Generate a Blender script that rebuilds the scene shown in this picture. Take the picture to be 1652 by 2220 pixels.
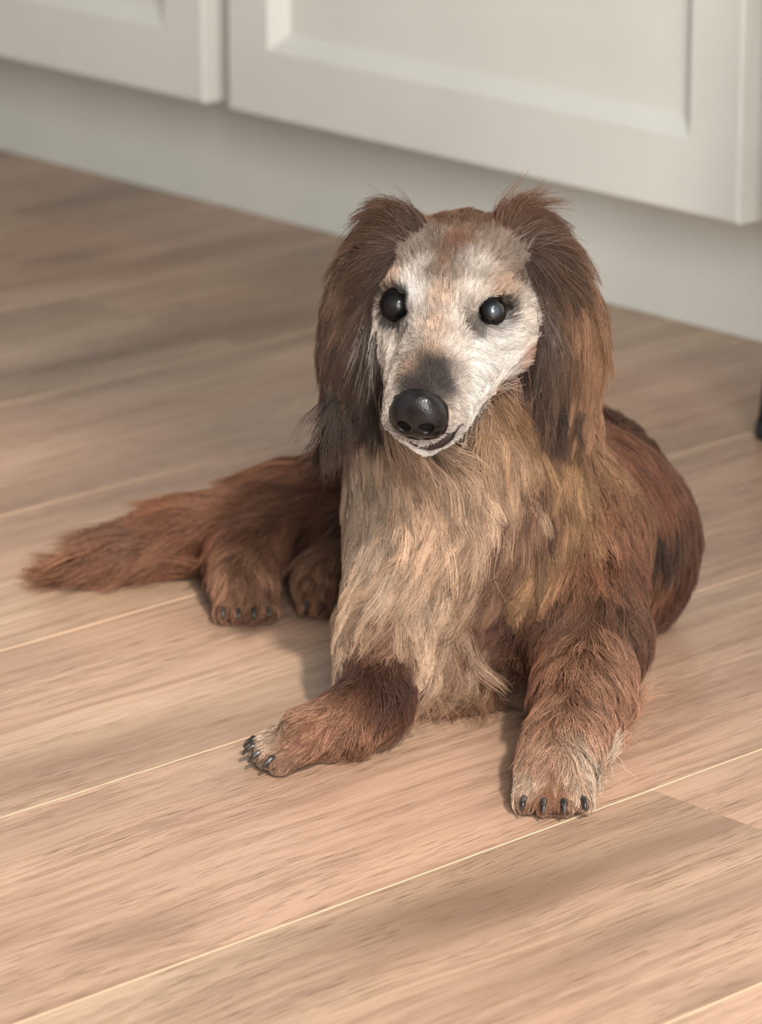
import bpy, bmesh, math, random
import numpy as np
from mathutils import Vector, Matrix
from mathutils.bvhtree import BVHTree
from mathutils.kdtree import KDTree

random.seed(7)
RNG = np.random.default_rng(11)
for o in list(bpy.data.objects):
    bpy.data.objects.remove(o)
scene = bpy.context.scene
COL = scene.collection

# ------------------------------------------------------------------ camera
FPX, CAM_H, PITCH = 8700.0, 0.76, math.atan2(2750, 8700.0)
cam_d = bpy.data.cameras.new('camera')
cam = bpy.data.objects.new('camera', cam_d)
COL.objects.link(cam)
cam.location = (0, 0, CAM_H)
cam.rotation_euler = (math.pi / 2 - PITCH, 0, 0)
cam_d.sensor_fit = 'HORIZONTAL'
cam_d.sensor_width = 36
cam_d.lens = 36 * FPX / 1652
cam_d.dof.use_dof = True
cam_d.dof.focus_distance = 2.03
cam_d.dof.aperture_fstop = 14.5
cam_d.clip_end = 50
scene.camera = cam

# ------------------------------------------------------------------ room axes: U along the cabinets, N out of them
CU = np.array([0.68582, -0.72777, 0.0])
CN = np.array([-0.72777, -0.68582, 0.0])
CC = np.array([0.0, 3.1035, 0.0])            # a point at the foot of the toe kick
def room(u, n, z=0.0):
    return CC + CU * u + CN * n + np.array([0, 0, z])

# ------------------------------------------------------------------ light
world = bpy.data.worlds.new('world')
scene.world = world
world.use_nodes = True
bg = world.node_tree.nodes['Background']
bg.inputs[0].default_value = (0.92, 0.97, 1.0, 1)
bg.inputs[1].default_value = 0.28

sun_d = bpy.data.lights.new('sun', 'SUN')
sun = bpy.data.objects.new('sun', sun_d)
COL.objects.link(sun)
SUN_AZ, SUN_EL = math.radians(20), math.radians(45)
to_sun = Vector((math.sin(SUN_AZ) * math.cos(SUN_EL), -math.cos(SUN_AZ) * math.cos(SUN_EL), math.sin(SUN_EL)))
sun.rotation_euler = to_sun.to_track_quat('Z', 'Y').to_euler()
sun_d.energy = 3.1
sun_d.color = (1.0, 0.925, 0.83)
sun_d.angle = math.radians(3.0)

win_d = bpy.data.lights.new('window_daylight', 'AREA')
win = bpy.data.objects.new('window_daylight', win_d)
COL.objects.link(win)
win.location = room(3.45, 2.2, 1.25)
win.rotation_euler = Vector(CN).to_track_quat('Z', 'Y').to_euler()
win_d.shape = 'RECTANGLE'
win_d.size, win_d.size_y = 2.2, 1.9
win_d.energy = 215
win_d.color = (1.0, 0.995, 0.97)

scene.cycles.adaptive_threshold = 0.04
scene.cycles.max_bounces = 4
scene.cycles.diffuse_bounces = 2
scene.cycles.glossy_bounces = 2
scene.cycles.transmission_bounces = 2

vs = scene.view_settings
vs.view_transform = 'Standard'
vs.look = 'None'
vs.exposure = 0.17
vs.gamma = 1.0
vs.use_curve_mapping = False

# ------------------------------------------------------------------ helpers
def desat(c, k):
    l = float(np.dot(c, (0.3, 0.55, 0.15)))
    return c * (1 - k) + l * k

def lin(c):
    c = np.asarray(c, float) / 255.0
    return np.where(c <= 0.04045, c / 12.92, ((c + 0.055) / 1.055) ** 2.4)

FW = np.array([0, math.cos(PITCH), -math.sin(PITCH)])
UP = np.array([0, math.sin(PITCH), math.cos(PITCH)])
RT = np.array([1.0, 0, 0])
ORG = np.array([0, 0, CAM_H])
def ray(px, py):
    return FW + RT * (px - 826) / FPX - UP * (py - 1110) / FPX
def A(px, py, Y):
    r = ray(px, py)
    return ORG + r * (Y / r[1])

def new_obj(name, me, mat=None, parent=None):
    o = bpy.data.objects.new(name, me)
    COL.objects.link(o)
    if mat is not None and not me.materials:
        me.materials.append(mat)
    if parent is not None:
        o.parent = parent
    return o

def tag(o, label=None, cat=None, group=None, kind=None):
    if label: o['label'] = label
    if cat: o['category'] = cat
    if group: o['group'] = group
    if kind: o['kind'] = kind
    return o

def mesh_from(verts, faces, name, smooth=False):
    me = bpy.data.meshes.new(name)
    me.from_pydata([tuple(map(float, v)) for v in verts], [], [tuple(map(int, f)) for f in faces])
    me.update()
    if smooth:
        me.polygons.foreach_set('use_smooth', [True] * len(me.polygons))
    return me

def bm_box(bm, x0, x1, y0, y1, z0, z1, bevel=0.0, seg=2):
    vs_ = [bm.verts.new((x, y, z)) for z in (z0, z1) for y in (y0, y1) for x in (x0, x1)]
    fs = [(0, 2, 3, 1), (4, 5, 7, 6), (0, 1, 5, 4), (2, 6, 7, 3), (0, 4, 6, 2), (1, 3, 7, 5)]
    faces = [bm.faces.new([vs_[i] for i in f]) for f in fs]
    if bevel > 0:
        es = list({e for f in faces for e in f.edges})
        bmesh.ops.bevel(bm, geom=es, offset=bevel, segments=seg, affect='EDGES', profile=0.5)

def box_mesh(name, x0, x1, y0, y1, z0, z1, bevel=0.0, seg=2):
    bm = bmesh.new()
    bm_box(bm, x0, x1, y0, y1, z0, z1, bevel, seg)
    bmesh.ops.recalc_face_normals(bm, faces=bm.faces)
    me = bpy.data.meshes.new(name)
    bm.to_mesh(me)
    bm.free()
    return me

def new_mat(name):
    m = bpy.data.materials.new(name)
    m.use_nodes = True
    nt = m.node_tree
    return m, nt, nt.nodes['Principled BSDF']

def N(nt, t, **kw):
    n = nt.nodes.new(t)
    for k, v in kw.items():
        setattr(n, k, v)
    return n

def ramp(nt, fac, stops):
    r = N(nt, 'ShaderNodeValToRGB')
    e = r.color_ramp.elements
    while len(e) < len(stops):
        e.new(0.5)
    for k, (p, c) in enumerate(stops):
        e[k].position = p
        e[k].color = tuple(c[:3]) + (1,) if len(c) >= 3 else (c[0],) * 3 + (1,)
    nt.links.new(fac, r.inputs[0])
    return r.outputs[0]

def mixc(nt, fac, a, b, mode='MIX'):
    m = N(nt, 'ShaderNodeMix', data_type='RGBA', blend_type=mode)
    for s, v in ((0, fac), (6, a), (7, b)):
        if isinstance(v, (int, float)):
            m.inputs[s].default_value = v
        elif isinstance(v, (tuple, list, np.ndarray)):
            m.inputs[s].default_value = tuple(v)[:3] + (1,)
        else:
            nt.links.new(v, m.inputs[s])
    return m.outputs[2]

def math_n(nt, op, a, b=None):
    m = N(nt, 'ShaderNodeMath', operation=op)
    for i, v in enumerate((a, b)):
        if v is None: continue
        if isinstance(v, (int, float)): m.inputs[i].default_value = v
        else: nt.links.new(v, m.inputs[i])
    return m.outputs[0]

def paint(name, rgb, rough=0.45, spec=0.35):
    m, nt, b = new_mat(name)
    tc = N(nt, 'ShaderNodeTexCoord')
    no = N(nt, 'ShaderNodeTexNoise')
    no.inputs['Scale'].default_value = 9
    nt.links.new(tc.outputs['Object'], no.inputs['Vector'])
    c = lin(rgb)
    nt.links.new(ramp(nt, no.outputs[0], [(0.3, c * 0.97), (0.7, np.minimum(c * 1.03, 1))]), b.inputs['Base Color'])
    b.inputs['Roughness'].default_value = rough
    b.inputs['Specular IOR Level'].default_value = spec
    return m

# ------------------------------------------------------------------ floor of oak planks
def wood_material():
    m, nt, b = new_mat('oak_plank')
    tc = N(nt, 'ShaderNodeTexCoord')
    oi = N(nt, 'ShaderNodeObjectInfo')
    off = N(nt, 'ShaderNodeVectorMath', operation='SCALE')
    off.inputs[0].default_value = (37.0, 11.0, 5.0)
    nt.links.new(oi.outputs['Random'], off.inputs['Scale'])
    add = N(nt, 'ShaderNodeVectorMath', operation='ADD')
    nt.links.new(tc.outputs['Object'], add.inputs[0])
    nt.links.new(off.outputs[0], add.inputs[1])
    def warp(src, amt, sc):
        n = N(nt, 'ShaderNodeTexNoise'); n.inputs['Scale'].default_value = sc
        n.inputs['Detail'].default_value = 2
        nt.links.new(src, n.inputs['Vector'])
        s = N(nt, 'ShaderNodeVectorMath', operation='SUBTRACT'); nt.links.new(n.outputs['Color'], s.inputs[0]); s.inputs[1].default_value = (.5, .5, .5)
        k = N(nt, 'ShaderNodeVectorMath', operation='MULTIPLY'); nt.links.new(s.outputs[0], k.inputs[0]); k.inputs[1].default_value = (0, amt, 0)
        a = N(nt, 'ShaderNodeVectorMath', operation='ADD'); nt.links.new(src, a.inputs[0]); nt.links.new(k.outputs[0], a.inputs[1])
        return a.outputs[0]
    base = warp(add.outputs[0], 0.018, 5.0)
    def aniso(src, sx, sy, detail=2, rough=0.5):
        mp = N(nt, 'ShaderNodeMapping'); mp.inputs['Scale'].default_value = (sx, sy, 1)
        nt.links.new(src, mp.inputs['Vector'])
        n = N(nt, 'ShaderNodeTexNoise'); n.inputs['Scale'].default_value = 1
        n.inputs['Detail'].default_value = detail; n.inputs['Roughness'].default_value = rough
        nt.links.new(mp.outputs[0], n.inputs['Vector'])
        return n.outputs[0]
    broad = aniso(base, 2.2, 14, 3)
    hue = aniso(base, 1.3, 7, 2)
    streak = aniso(base, 9, 170, 4, 0.6)
    pore = aniso(base, 44, 1700, 1)
    poremask = aniso(base, 3.0, 22, 2)
    c_hi, c_mid, c_lo = lin((206, 175, 147)), lin((182, 151, 127)), lin((138, 113, 94))
    col = ramp(nt, broad, [(0.30, c_lo), (0.47, c_mid), (0.66, c_hi)])
    pink = mixc(nt, ramp(nt, hue, [(0.42, (0, 0, 0)), (0.62, (0.42, 0.42, 0.42))]), col, lin((200, 158, 135)))
    st = mixc(nt, ramp(nt, streak, [(0.36, (0.55, 0.55, 0.55)), (0.56, (0, 0, 0))]), pink, lin((146, 114, 93)))
    pm = math_n(nt, 'MULTIPLY', ramp(nt, pore, [(0.58, (0, 0, 0)), (0.68, (0.8,) * 3)]), ramp(nt, poremask, [(0.36, (0.12,) * 3), (0.56, (1, 1, 1))]))
    c2 = mixc(nt, pm, st, lin((98, 72, 56)))
    # a few knots
    mpk = N(nt, 'ShaderNodeMapping'); mpk.inputs['Scale'].default_value = (2.6, 7.0, 1)
    nt.links.new(base, mpk.inputs['Vector'])
    vo = N(nt, 'ShaderNodeTexVoronoi'); vo.inputs['Scale'].default_value = 1.0
    nt.links.new(mpk.outputs[0], vo.inputs['Vector'])
    kn = ramp(nt, vo.outputs['Distance'], [(0.03, (0.55,) * 3), (0.17, (0, 0, 0))])
    c3 = mixc(nt, kn, c2, lin((118, 90, 73)))
    # per-plank tone
    hv = N(nt, 'ShaderNodeHueSaturation')
    nt.links.new(c3, hv.inputs['Color'])
    mr = N(nt, 'ShaderNodeMapRange'); mr.inputs[3].default_value = 0.90; mr.inputs[4].default_value = 1.05
    nt.links.new(oi.outputs['Random'], mr.inputs[0]); nt.links.new(mr.outputs[0], hv.inputs['Value'])
    nt.links.new(hv.outputs[0], b.inputs['Base Color'])
    b.inputs['Roughness'].default_value = 0.34
    b.inputs['Specular IOR Level'].default_value = 0.5
    bu = N(nt, 'ShaderNodeBump'); bu.inputs['Strength'].default_value = 0.25; bu.inputs['Distance'].default_value = 0.0006
    hgt = math_n(nt, 'SUBTRACT', streak, pm)
    nt.links.new(hgt, bu.inputs['Height'])
    nt.links.new(bu.outputs[0], b.inputs['Normal'])
    return m

M_wood = wood_material()
M_seam = paint('plank_edge_glint', (220, 184, 154), 0.6, 0.2)  # lighter than the oak: the bevel's caught light put into its colour
PD = np.array([0.72777, 0.68582, 0])      # along a plank
PM = np.array([-0.68582, 0.72777, 0])     # across the planks
sub = box_mesh('subfloor', -3.2, 3.6, -2.6, 3.4, -0.06, -0.0125)
floor = new_obj('floor', sub, paint('subfloor', (196, 164, 134)))
floor.matrix_world = Matrix(((PD[0], PM[0], 0, 0), (PD[1], PM[1], 0, 0), (0, 0, 1, 0), (0, 0, 0, 1)))
tag(floor, 'floor of light oak planks running up to the cabinets', kind='structure')

def plank_mesh(L, W=0.1995):
    """a plank with a narrow micro-bevel, its caught light painted along the long edges"""
    c, g = 0.0004, 0.0001
    bm = bmesh.new()
    def ring(ins, z):
        return [bm.verts.new((x, y, z)) for x, y in ((ins, ins), (L - ins, ins), (L - ins, W - ins), (ins, W - ins))]
    r0, r1, r2 = ring(g, -0.012), ring(g, -0.0007), ring(g + c, 0.0)
    bm.faces.new(r0[::-1])
    top = bm.faces.new(r2)
    for a_, b_ in ((r0, r1), (r1, r2)):
        for i in range(4):
            f = bm.faces.new((a_[i], a_[(i + 1) % 4], b_[(i + 1) % 4], b_[i]))
            if a_ is r1 and i in (0, 2):
                f.material_index = 1
    me = bpy.data.meshes.new('plank')
    bm.to_mesh(me); bm.free()
    me.materials.append(M_wood); me.materials.append(M_seam)
    return me
PL = 1.30
pl_mesh = plank_mesh(PL)
row0 = 1.109
stag = {0: 1.4252, 1: 0.93, 2: 0.35, 3: 1.72, -1: 0.72, 4: 1.10, 5: 0.55, 6: 1.55}
for r in range(-10, 10):
    ph = stag.get(r, (r * 0.47) % PL)
    y0 = row0 + r * 0.1995
    start = ph - PL * math.ceil((ph + 1.2) / PL)
    x = start
    while x < 3.3:
        P = PD * x + PM * y0
        if not (-0.4 < (P + PD * PL / 2 - CC) @ CN < 5.5):
            if (P + PD * PL - CC) @ CN > 5.0 or (P - CC) @ CN < 0.0:
                x += PL
                continue
        o = new_obj('plank', pl_mesh, None, floor)
        o.location = (x, y0, 0)
        x += PL

# ------------------------------------------------------------------ kitchen cabinets and the room
M_cab = paint('cabinet_paint', (234, 231, 221), 0.42, 0.4)
M_toe = paint('toe_kick_paint', (226, 224, 214), 0.5, 0.3)
M_wall = paint('wall_paint', (225, 222, 214), 0.8, 0.2)
M_top = paint('worktop_stone', (190, 186, 178), 0.3, 0.5)
ROOM = Matrix(((CU[0], CN[0], 0, CC[0]), (CU[1], CN[1], 0, CC[1]), (0, 0, 1, 0), (0, 0, 0, 1)))

def room_obj(name, me, mat, parent=None):
    o = new_obj(name, me, mat, parent)
    if parent is None:
        o.matrix_world = ROOM
    return o

DOOR_B, DOOR_T, DF = 0.107, 0.80, 0.075
def door_mesh(u0, u1):
    """shaker door: frame with a recessed panel, sloped inner edges"""
    bm = bmesh.new()
    t, w, rec, ch = 0.027, 0.0475, 0.012, 0.014
    z0, z1 = DOOR_B, DOOR_T
    def ring(iu, iz, n, zb=0):
        return [bm.verts.new((x, n, z)) for x, z in ((u0 + iu, z0 + iz), (u1 - iu, z0 + iz), (u1 - iu, z1 - iz), (u0 + iu, z1 - iz))]
    e = 0.0022
    rs = [ring(0, 0, DF - t), ring(0, 0, DF - e), ring(e * .3, e * .3, DF - e * .3), ring(e, e, DF),
          ring(w, w + .006, DF), ring(w + ch, w + .006 + ch, DF - rec)]
    for a_, b_ in zip(rs[:-1], rs[1:]):
        for i in range(4):
            bm.faces.new((a_[i], a_[(i + 1) % 4], b_[(i + 1) % 4], b_[i]))
    bm.faces.new(rs[0][::-1]); bm.faces.new(rs[-1])
    bmesh.ops.recalc_face_normals(bm, faces=bm.faces)
    me = bpy.data.meshes.new('cabinet_door')
    bm.to_mesh(me); bm.free()
    return me

G = 0.023
M_handle = paint('brushed_handle', (150, 148, 142), 0.3, 0.6)
units = [(-1.262, -0.697, 'cream base cabinet at the far left end of the kitchen run'),
         (-0.667, -0.1265, 'cream base cabinet at top left whose door ends left of the dog'),
         (-0.097, 0.4427, 'cream base cabinet behind the dog with a wide recessed door panel'),
         (0.4727, 1.02, 'cream base cabinet cut off by the right edge of the picture')]
for (u0, u1, lab) in units:
    e = bpy.data.objects.new('base_cabinet', None)
    COL.objects.link(e)
    e.matrix_world = ROOM
    tag(e, lab, 'cabinet', 'base cabinets of the kitchen run')
    body = new_obj('body', box_mesh('body', u0 - 0.0148, u1 + 0.0148, -0.50, DF - 0.0275, DOOR_B - 0.004, 0.83, 0.0006, 1), M_cab, e)
    d = new_obj('door', door_mesh(u0, u1), M_cab, e)
    h = new_obj('handle', box_mesh('handle', u1 - 0.04, u1 - 0.028, DF + 0.018, DF + 0.028, 0.60, 0.73, 0.003), M_handle, d)
    for zz in (0.612, 0.718):
        new_obj('handle_post', box_mesh('post', u1 - 0.038, u1 - 0.03, DF - 0.001, DF + 0.019, zz - 0.004, zz + 0.004), M_handle, d)
tk = room_obj('toe_kick', box_mesh('toe_kick', -1.28, 1.03, -0.018, 0.0, 0.0, 0.102, 0.001, 1), M_toe)
tag(tk, 'cream toe kick board running under the base cabinets', 'toe kick')
wt = room_obj('worktop', box_mesh('worktop', -1.29, 1.05, -0.52, DF + 0.02, 0.831, 0.87, 0.003), M_top)
tag(wt, 'grey stone worktop lying on the base cabinets', 'worktop')
wb = room_obj('wall_back', box_mesh('wall_back', -2.2, 2.2, -0.66, -0.525, 0, 2.6), M_wall)
tag(wb, 'plain wall behind the kitchen cabinets', kind='structure')
sblk = room_obj('sun_block', box_mesh('sun_block', -1.5, 7.5, 2.28, 2.40, 4.62, 8.0), M_wall)  # added out of view, set to end the sunlight at the floor's shade line
tag(sblk, 'unseen block added high behind the photographer to cut off the sun', kind='structure')

# ------------------------------------------------------------------ stool at the right edge
M_black = paint('black_lacquer', (30, 30, 31), 0.4, 0.5)
def tube_mesh(name, pts, radii, sides=12, cap=True):
    pts = [np.asarray(p, float) for p in pts]
    V, F = [], []
    ref = np.array([0.3, 0.2, 0.93])
    for i, p in enumerate(pts):
        t = pts[min(i + 1, len(pts) - 1)] - pts[max(i - 1, 0)]
        t /= np.linalg.norm(t)
        a_ = np.cross(t, ref); a_ /= np.linalg.norm(a_) + 1e-9
        b_ = np.cross(t, a_)
        for k in range(sides):
            th = 2 * math.pi * k / sides
            V.append(p + radii[i] * (a_ * math.cos(th) + b_ * math.sin(th)))
    for i in range(len(pts) - 1):
        for k in range(sides):
            F.append((i * sides + k, i * sides + (k + 1) % sides, (i + 1) * sides + (k + 1) % sides, (i + 1) * sides + k))
    if cap:
        F.append(tuple(range(sides))[::-1])
        F.append(tuple(range((len(pts) - 1) * sides, len(pts) * sides)))
    return mesh_from(V, F, name, True)
st = bpy.data.objects.new('plant_stand', None)
COL.objects.link(st)
st.location = (0.3321, 2.5076, 0)
tag(st, 'small black three-legged stand at the right edge with one leg showing', 'stand')
foot0 = np.array([-0.0734, 0.0604, 0.0])
for k in range(3):
    c3, s3 = math.cos(2 * math.pi * k / 3), math.sin(2 * math.pi * k / 3)
    foot = np.array([foot0[0] * c3 - foot0[1] * s3, foot0[0] * s3 + foot0[1] * c3, 0.0])
    leg = new_obj('leg', tube_mesh('leg', [foot + [0, 0, .004], foot * 0.5 + [0, 0, 0.41]], [0.0085, 0.0095]), M_black, st)
    new_obj('foot_cap', tube_mesh('foot_cap', [foot, foot + [0, 0, .002], foot * .985 + [0, 0, .012]], [0.0085, 0.0098, 0.0098]), M_black, leg)
new_obj('top', tube_mesh('top', [(0, 0, 0.408), (0, 0, 0.411), (0, 0, 0.424), (0, 0, 0.428)], [0.078, 0.082, 0.082, 0.078], 40), M_black, st)
new_obj('ring', tube_mesh('ring', [np.array([.071 * math.cos(a), .071 * math.sin(a), .17]) for a in np.linspace(0, 2 * math.pi, 33)], [.004] * 33, 8, cap=False), M_black, st)

# ================================================================== THE DOG
# ---- signed-distance shapes
def rc(a, b, ra, rb):
    return ('rc', np.asarray(a, float), np.asarray(b, float), ra, rb)
def el(c, rad, R=None):
    return ('el', np.asarray(c, float), np.asarray(rad, float), np.eye(3) if R is None else np.asarray(R, float))
def prim_dist(pr, P):
    if pr[0] == 'rc':
        _, a, b, ra, rb = pr
        ab = b - a
        h = np.clip(((P - a) @ ab) / (ab @ ab + 1e-12), 0, 1)
        return np.linalg.norm(P - a - h[..., None] * ab, axis=-1) - (ra + h * (rb - ra))
    _, c, rad, R = pr
    q = (P - c) @ R.T
    k0 = np.linalg.norm(q / rad, axis=-1)
    k1 = np.linalg.norm(q / rad ** 2, axis=-1)
    return np.where(k0 < 1e-4, -rad.min(), k0 * (k0 - 1) / np.maximum(k1, 1e-9))
def prim_box(pr):
    if pr[0] == 'rc':
        _, a, b, ra, rb = pr
        r = max(ra, rb)
        return np.minimum(a, b) - r, np.maximum(a, b) + r
    r = pr[2].max()
    return pr[1] - r, pr[1] + r
def smin(a, b, k):
    h = np.maximum(k - np.abs(a - b), 0) / k
    return np.minimum(a, b) - h * h * k * 0.25
def field(prims, lo, hi, h, far=0.03):
    n = np.ceil((hi - lo) / h).astype(int) + 1
    F = np.full(n, far, np.float32)
    ax = [lo[i] + h * np.arange(n[i]) for i in range(3)]
    for pr, k, sub in prims:
        b0, b1 = prim_box(pr)
        m = far + k
        i0 = np.clip(((b0 - m - lo) / h).astype(int), 0, n - 1)
        i1 = np.clip(((b1 + m - lo) / h).astype(int) + 2, 1, n)
        if (i1 <= i0).any(): continue
        sl = tuple(slice(i0[d], i1[d]) for d in range(3))
        X = np.stack(np.meshgrid(*[ax[d][sl[d]] for d in range(3)], indexing='ij'), -1)
        D = prim_dist(pr, X)
        cur = F[sl]
        F[sl] = -smin(-cur, D, k) if sub else smin(cur, D, k)
    return F
def surface_nets(F, lo, h):
    s = F < 0
    cs = [(i, j, k) for i in (0, 1) for j in (0, 1) for k in (0, 1)]
    sh = tuple(d - 1 for d in F.shape)
    def sub(B, c): return B[c[0]:c[0] + sh[0], c[1]:c[1] + sh[1], c[2]:c[2] + sh[2]]
    cnt = sum(sub(s, c).astype(np.int8) for c in cs)
    act = (cnt > 0) & (cnt < 8)
    I = np.argwhere(act)
    idx = np.full(sh, -1, np.int64)
    idx[act] = np.arange(len(I))
    acc = np.zeros((len(I), 3)); w = np.zeros(len(I))
    for c in cs:
        for d in range(3):
            if c[d]: continue
            c2 = list(c); c2[d] = 1
            f0 = F[I[:, 0] + c[0], I[:, 1] + c[1], I[:, 2] + c[2]]
            f1 = F[I[:, 0] + c2[0], I[:, 1] + c2[1], I[:, 2] + c2[2]]
            m = (f0 < 0) != (f1 < 0)
            t = f0[m] / (f0[m] - f1[m])
            p = np.tile(np.array(c, float), (m.sum(), 1)); p[:, d] = t
            acc[m] += p; w[m] += 1
    V = lo + h * (I + acc / w[:, None])
    quads = []
    for d in range(3):
        e1, e2 = (d + 1) % 3, (d + 2) % 3
        a_ = [slice(None)] * 3; b_ = [slice(None)] * 3
        a_[d] = slice(0, -1); b_[d] = slice(1, None)
        ch = s[tuple(a_)] != s[tuple(b_)]
        E_ = np.argwhere(ch)
        E_ = E_[(E_[:, e1] > 0) & (E_[:, e2] > 0) & (E_[:, e1] < F.shape[e1] - 1) & (E_[:, e2] < F.shape[e2] - 1)]
        inside = s[tuple(E_.T)]
        q = []
        for o1, o2 in ((-1, -1), (0, -1), (0, 0), (-1, 0)):
            c = E_.copy(); c[:, e1] += o1; c[:, e2] += o2
            q.append(idx[tuple(c.T)])
        q = np.stack(q, 1)
        q[~inside] = q[~inside][:, ::-1]
        quads.append(q)
    return V, np.concatenate(quads)

# ---- head frame: origin between the eyes
HF = -0.225 * RT - 0.630 * UP - 0.745 * FW
HF /= np.linalg.norm(HF)
HS = 0.979 * RT - 0.068 * UP - 0.191 * FW
HS -= HF * (HS @ HF); HS /= np.linalg.norm(HS)
HU = np.cross(HS, -HF)
if HU @ UP < 0: HU = -HU
HE = A(962, 668, 2.025)
HR = np.stack([HS, HU, HF])
def hd(s, u, f):
    return HE + (HS * s + HU * u + HF * f) * 0.001

NOSE = hd(0, -20, 67)

def flap(pts, w, t, face):
    """a hanging ear flap: flattened ellipsoid between two points, facing 'face'"""
    a, b = np.asarray(pts[0]), np.asarray(pts[1])
    ax = b - a; L = np.linalg.norm(ax); ax = ax / L
    fz = np.asarray(face, float); fz = fz - ax * (fz @ ax); fz /= np.linalg.norm(fz)
    sx = np.cross(ax, fz)
    return el((a + b) / 2, (w, L / 2, t), np.stack([sx, ax, fz]))

G_ = {}
G_['body'] = [
    # rib cage, belly, loin, rump: the trunk curls away behind the chest and back to the left
    (rc((.056, 2.105, .085), (.100, 2.150, .070), .056, .058), .03),
    (rc((.100, 2.150, .066), (.120, 2.195, .048), .057, .054), .03),
    (rc((.120, 2.195, .048), (.112, 2.260, .050), .053, .052), .03),
    (rc((.112, 2.260, .050), (.066, 2.325, .050), .050, .044), .03),
    (rc((.066, 2.325, .048), (.000, 2.330, .038), .042, .032), .03),
    (rc((.000, 2.330, .036), (-.050, 2.308, .026), .030, .020), .03),
    # chest
    (el((.040, 2.085, .090), (.040, .044, .074)), .035),
    (el((.050, 2.090, .120), (.052, .044, .048)), .03),
    (rc((.036, 2.060, .075), (.040, 2.054, .040), .028, .021), .03),
    (rc((.050, 2.062, .070), (.052, 2.058, .040), .026, .018), .03),
    # neck
    (rc((.048, 2.105, .135), (.042, 2.085, .205), .050, .042), .04),
    (rc((.040, 2.075, .150), (.030, 2.045, .178), .038, .028), .03),
    # fore leg, picture right
    (rc((.108, 2.080, .090), (.113, 2.030, .050), .036, .026), .03),
    (rc((.113, 2.030, .048), (.104, 1.975, .036), .0235, .0175), .02),
    (rc((.104, 1.975, .034), (.094, 1.935, .025), .0170, .0155), .02),
    (rc((.094, 1.935, .023), (.088, 1.912, .018), .0165, .0165), .012),
    # fore leg, picture left
    (rc((.022, 2.085, .080), (.004, 2.038, .050), .026, .0185), .03),
    (rc((.004, 2.038, .048), (-.003, 1.992, .028), .0165, .0125), .02),
    (rc((-.003, 1.992, .025), (-.020, 1.977, .018), .0125, .0135), .02),
    (rc((-.020, 1.977, .017), (-.040, 1.968, .0155), .0138, .0142), .012),
    # hind leg, nearer the tail
    (rc((-.010, 2.305, .036), (-.056, 2.270, .030), .030, .021), .02),
    (rc((-.056, 2.270, .030), (-.078, 2.245, .024), .020, .0165), .015),
    (rc((-.078, 2.245, .024), (-.079, 2.215, .018), .0160, .0150), .015),
    (rc((-.079, 2.215, .017), (-.078, 2.203, .015), .0155, .0150), .010),
    # other hind leg, half hidden by the chest
    (rc((.030, 2.290, .036), (-.010, 2.245, .030), .028, .019), .02),
    (rc((-.010, 2.245, .029), (-.030, 2.222, .020), .018, .0150), .015),
    (rc((-.030, 2.222, .018), (-.034, 2.210, .015), .0155, .0145), .010),
]
# toes: four per paw, then claws at their ends
TOES = []
def paw(center, fwd, side, spread, r, ln, n=4, drop=0.010):
    center, fwd, side = map(lambda v: np.asarray(v, float), (center, fwd, side))
    fwd = fwd / np.linalg.norm(fwd); side = side / np.linalg.norm(side)
    for i in range(n):
        k = (i - (n - 1) / 2) / ((n - 1) / 2)
        l = ln * (1.0 if abs(k) < 0.5 else 0.82)
        a = center + side * k * spread * 0.8
        b = center + side * k * spread + fwd * l
        b[2] = r + 0.0015
        G_['body'].append((rc(a, b, r * 1.05, r), .0028))
        TOES.append((b, (fwd + side * k * 0.18), r))
paw((.088, 1.912, .018), (-.03, -1, 0), (1, -.03, 0), .0140, .0064, .021)
paw((-.040, 1.968, .015), (-.93, -.32, 0), (.32, -.93, 0), .0145, .0062, .021)
paw((-.078, 2.203, .014), (.02, -1, 0), (1, .05, 0), .0118, .0062, .014)
paw((-.032, 2.214, .014), (.05, -1, 0), (1, .05, 0), .0108, .0058, .012)

G_['face'] = [
    (el(hd(0, -15, -38), (.0375, .034, .047), HR), .02),
    (rc(hd(0, -8, -12), hd(0, -17, 50), .0195, .0145), .015),
    (rc(hd(0, -17, 45), hd(0, -20, 60), .0150, .0130), .01),
    (rc(hd(0, -35, -28), hd(-1, -41.5, 51), .0215, .0110), .012),
    (rc(hd(11, -30, 18), hd(9.5, -32, 49), .0115, .0095), .010),
    (rc(hd(-11, -30, 18), hd(-9.5, -32, 49), .0115, .0095), .010),
    (el(hd(22, -3, -14), (.013, .011, .015), HR), .014),
    (el(hd(-22, -3, -14), (.013, .011, .015), HR), .014),
    (rc(hd(26, -22, -22), hd(9, -26, 22), .0160, .0125), .014),
    (rc(hd(-26, -22, -22), hd(-9, -26, 22), .0160, .0125), .014),
    (rc(hd(9, -24, 30), hd(8, -27, 56), .0115, .0105), .010),
    (rc(hd(-9, -24, 30), hd(-8, -27, 56), .0115, .0105), .010),
]
G_['ear_left'] = [
    (rc(A(900, 515, 2.066), A(850, 540, 2.062), .008, .010), .010),
    (flap((A(872, 490, 2.064), A(778, 740, 2.052)), .0185, .0060, (-.25, -1, .25)), .010),
    (flap((A(810, 580, 2.057), A(758, 850, 2.044)), .0190, .0052, (-.25, -1, .2)), .012),
]
G_['ear_right'] = [
    (rc(A(1092, 515, 2.066), A(1145, 545, 2.062), .008, .010), .010),
    (flap((A(1110, 492, 2.064), A(1222, 740, 2.055)), .0205, .0060, (.25, -1, .25)), .010),
    (flap((A(1190, 580, 2.058), A(1236, 860, 2.050)), .0215, .0052, (.2, -1, .2)), .012),
]
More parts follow.
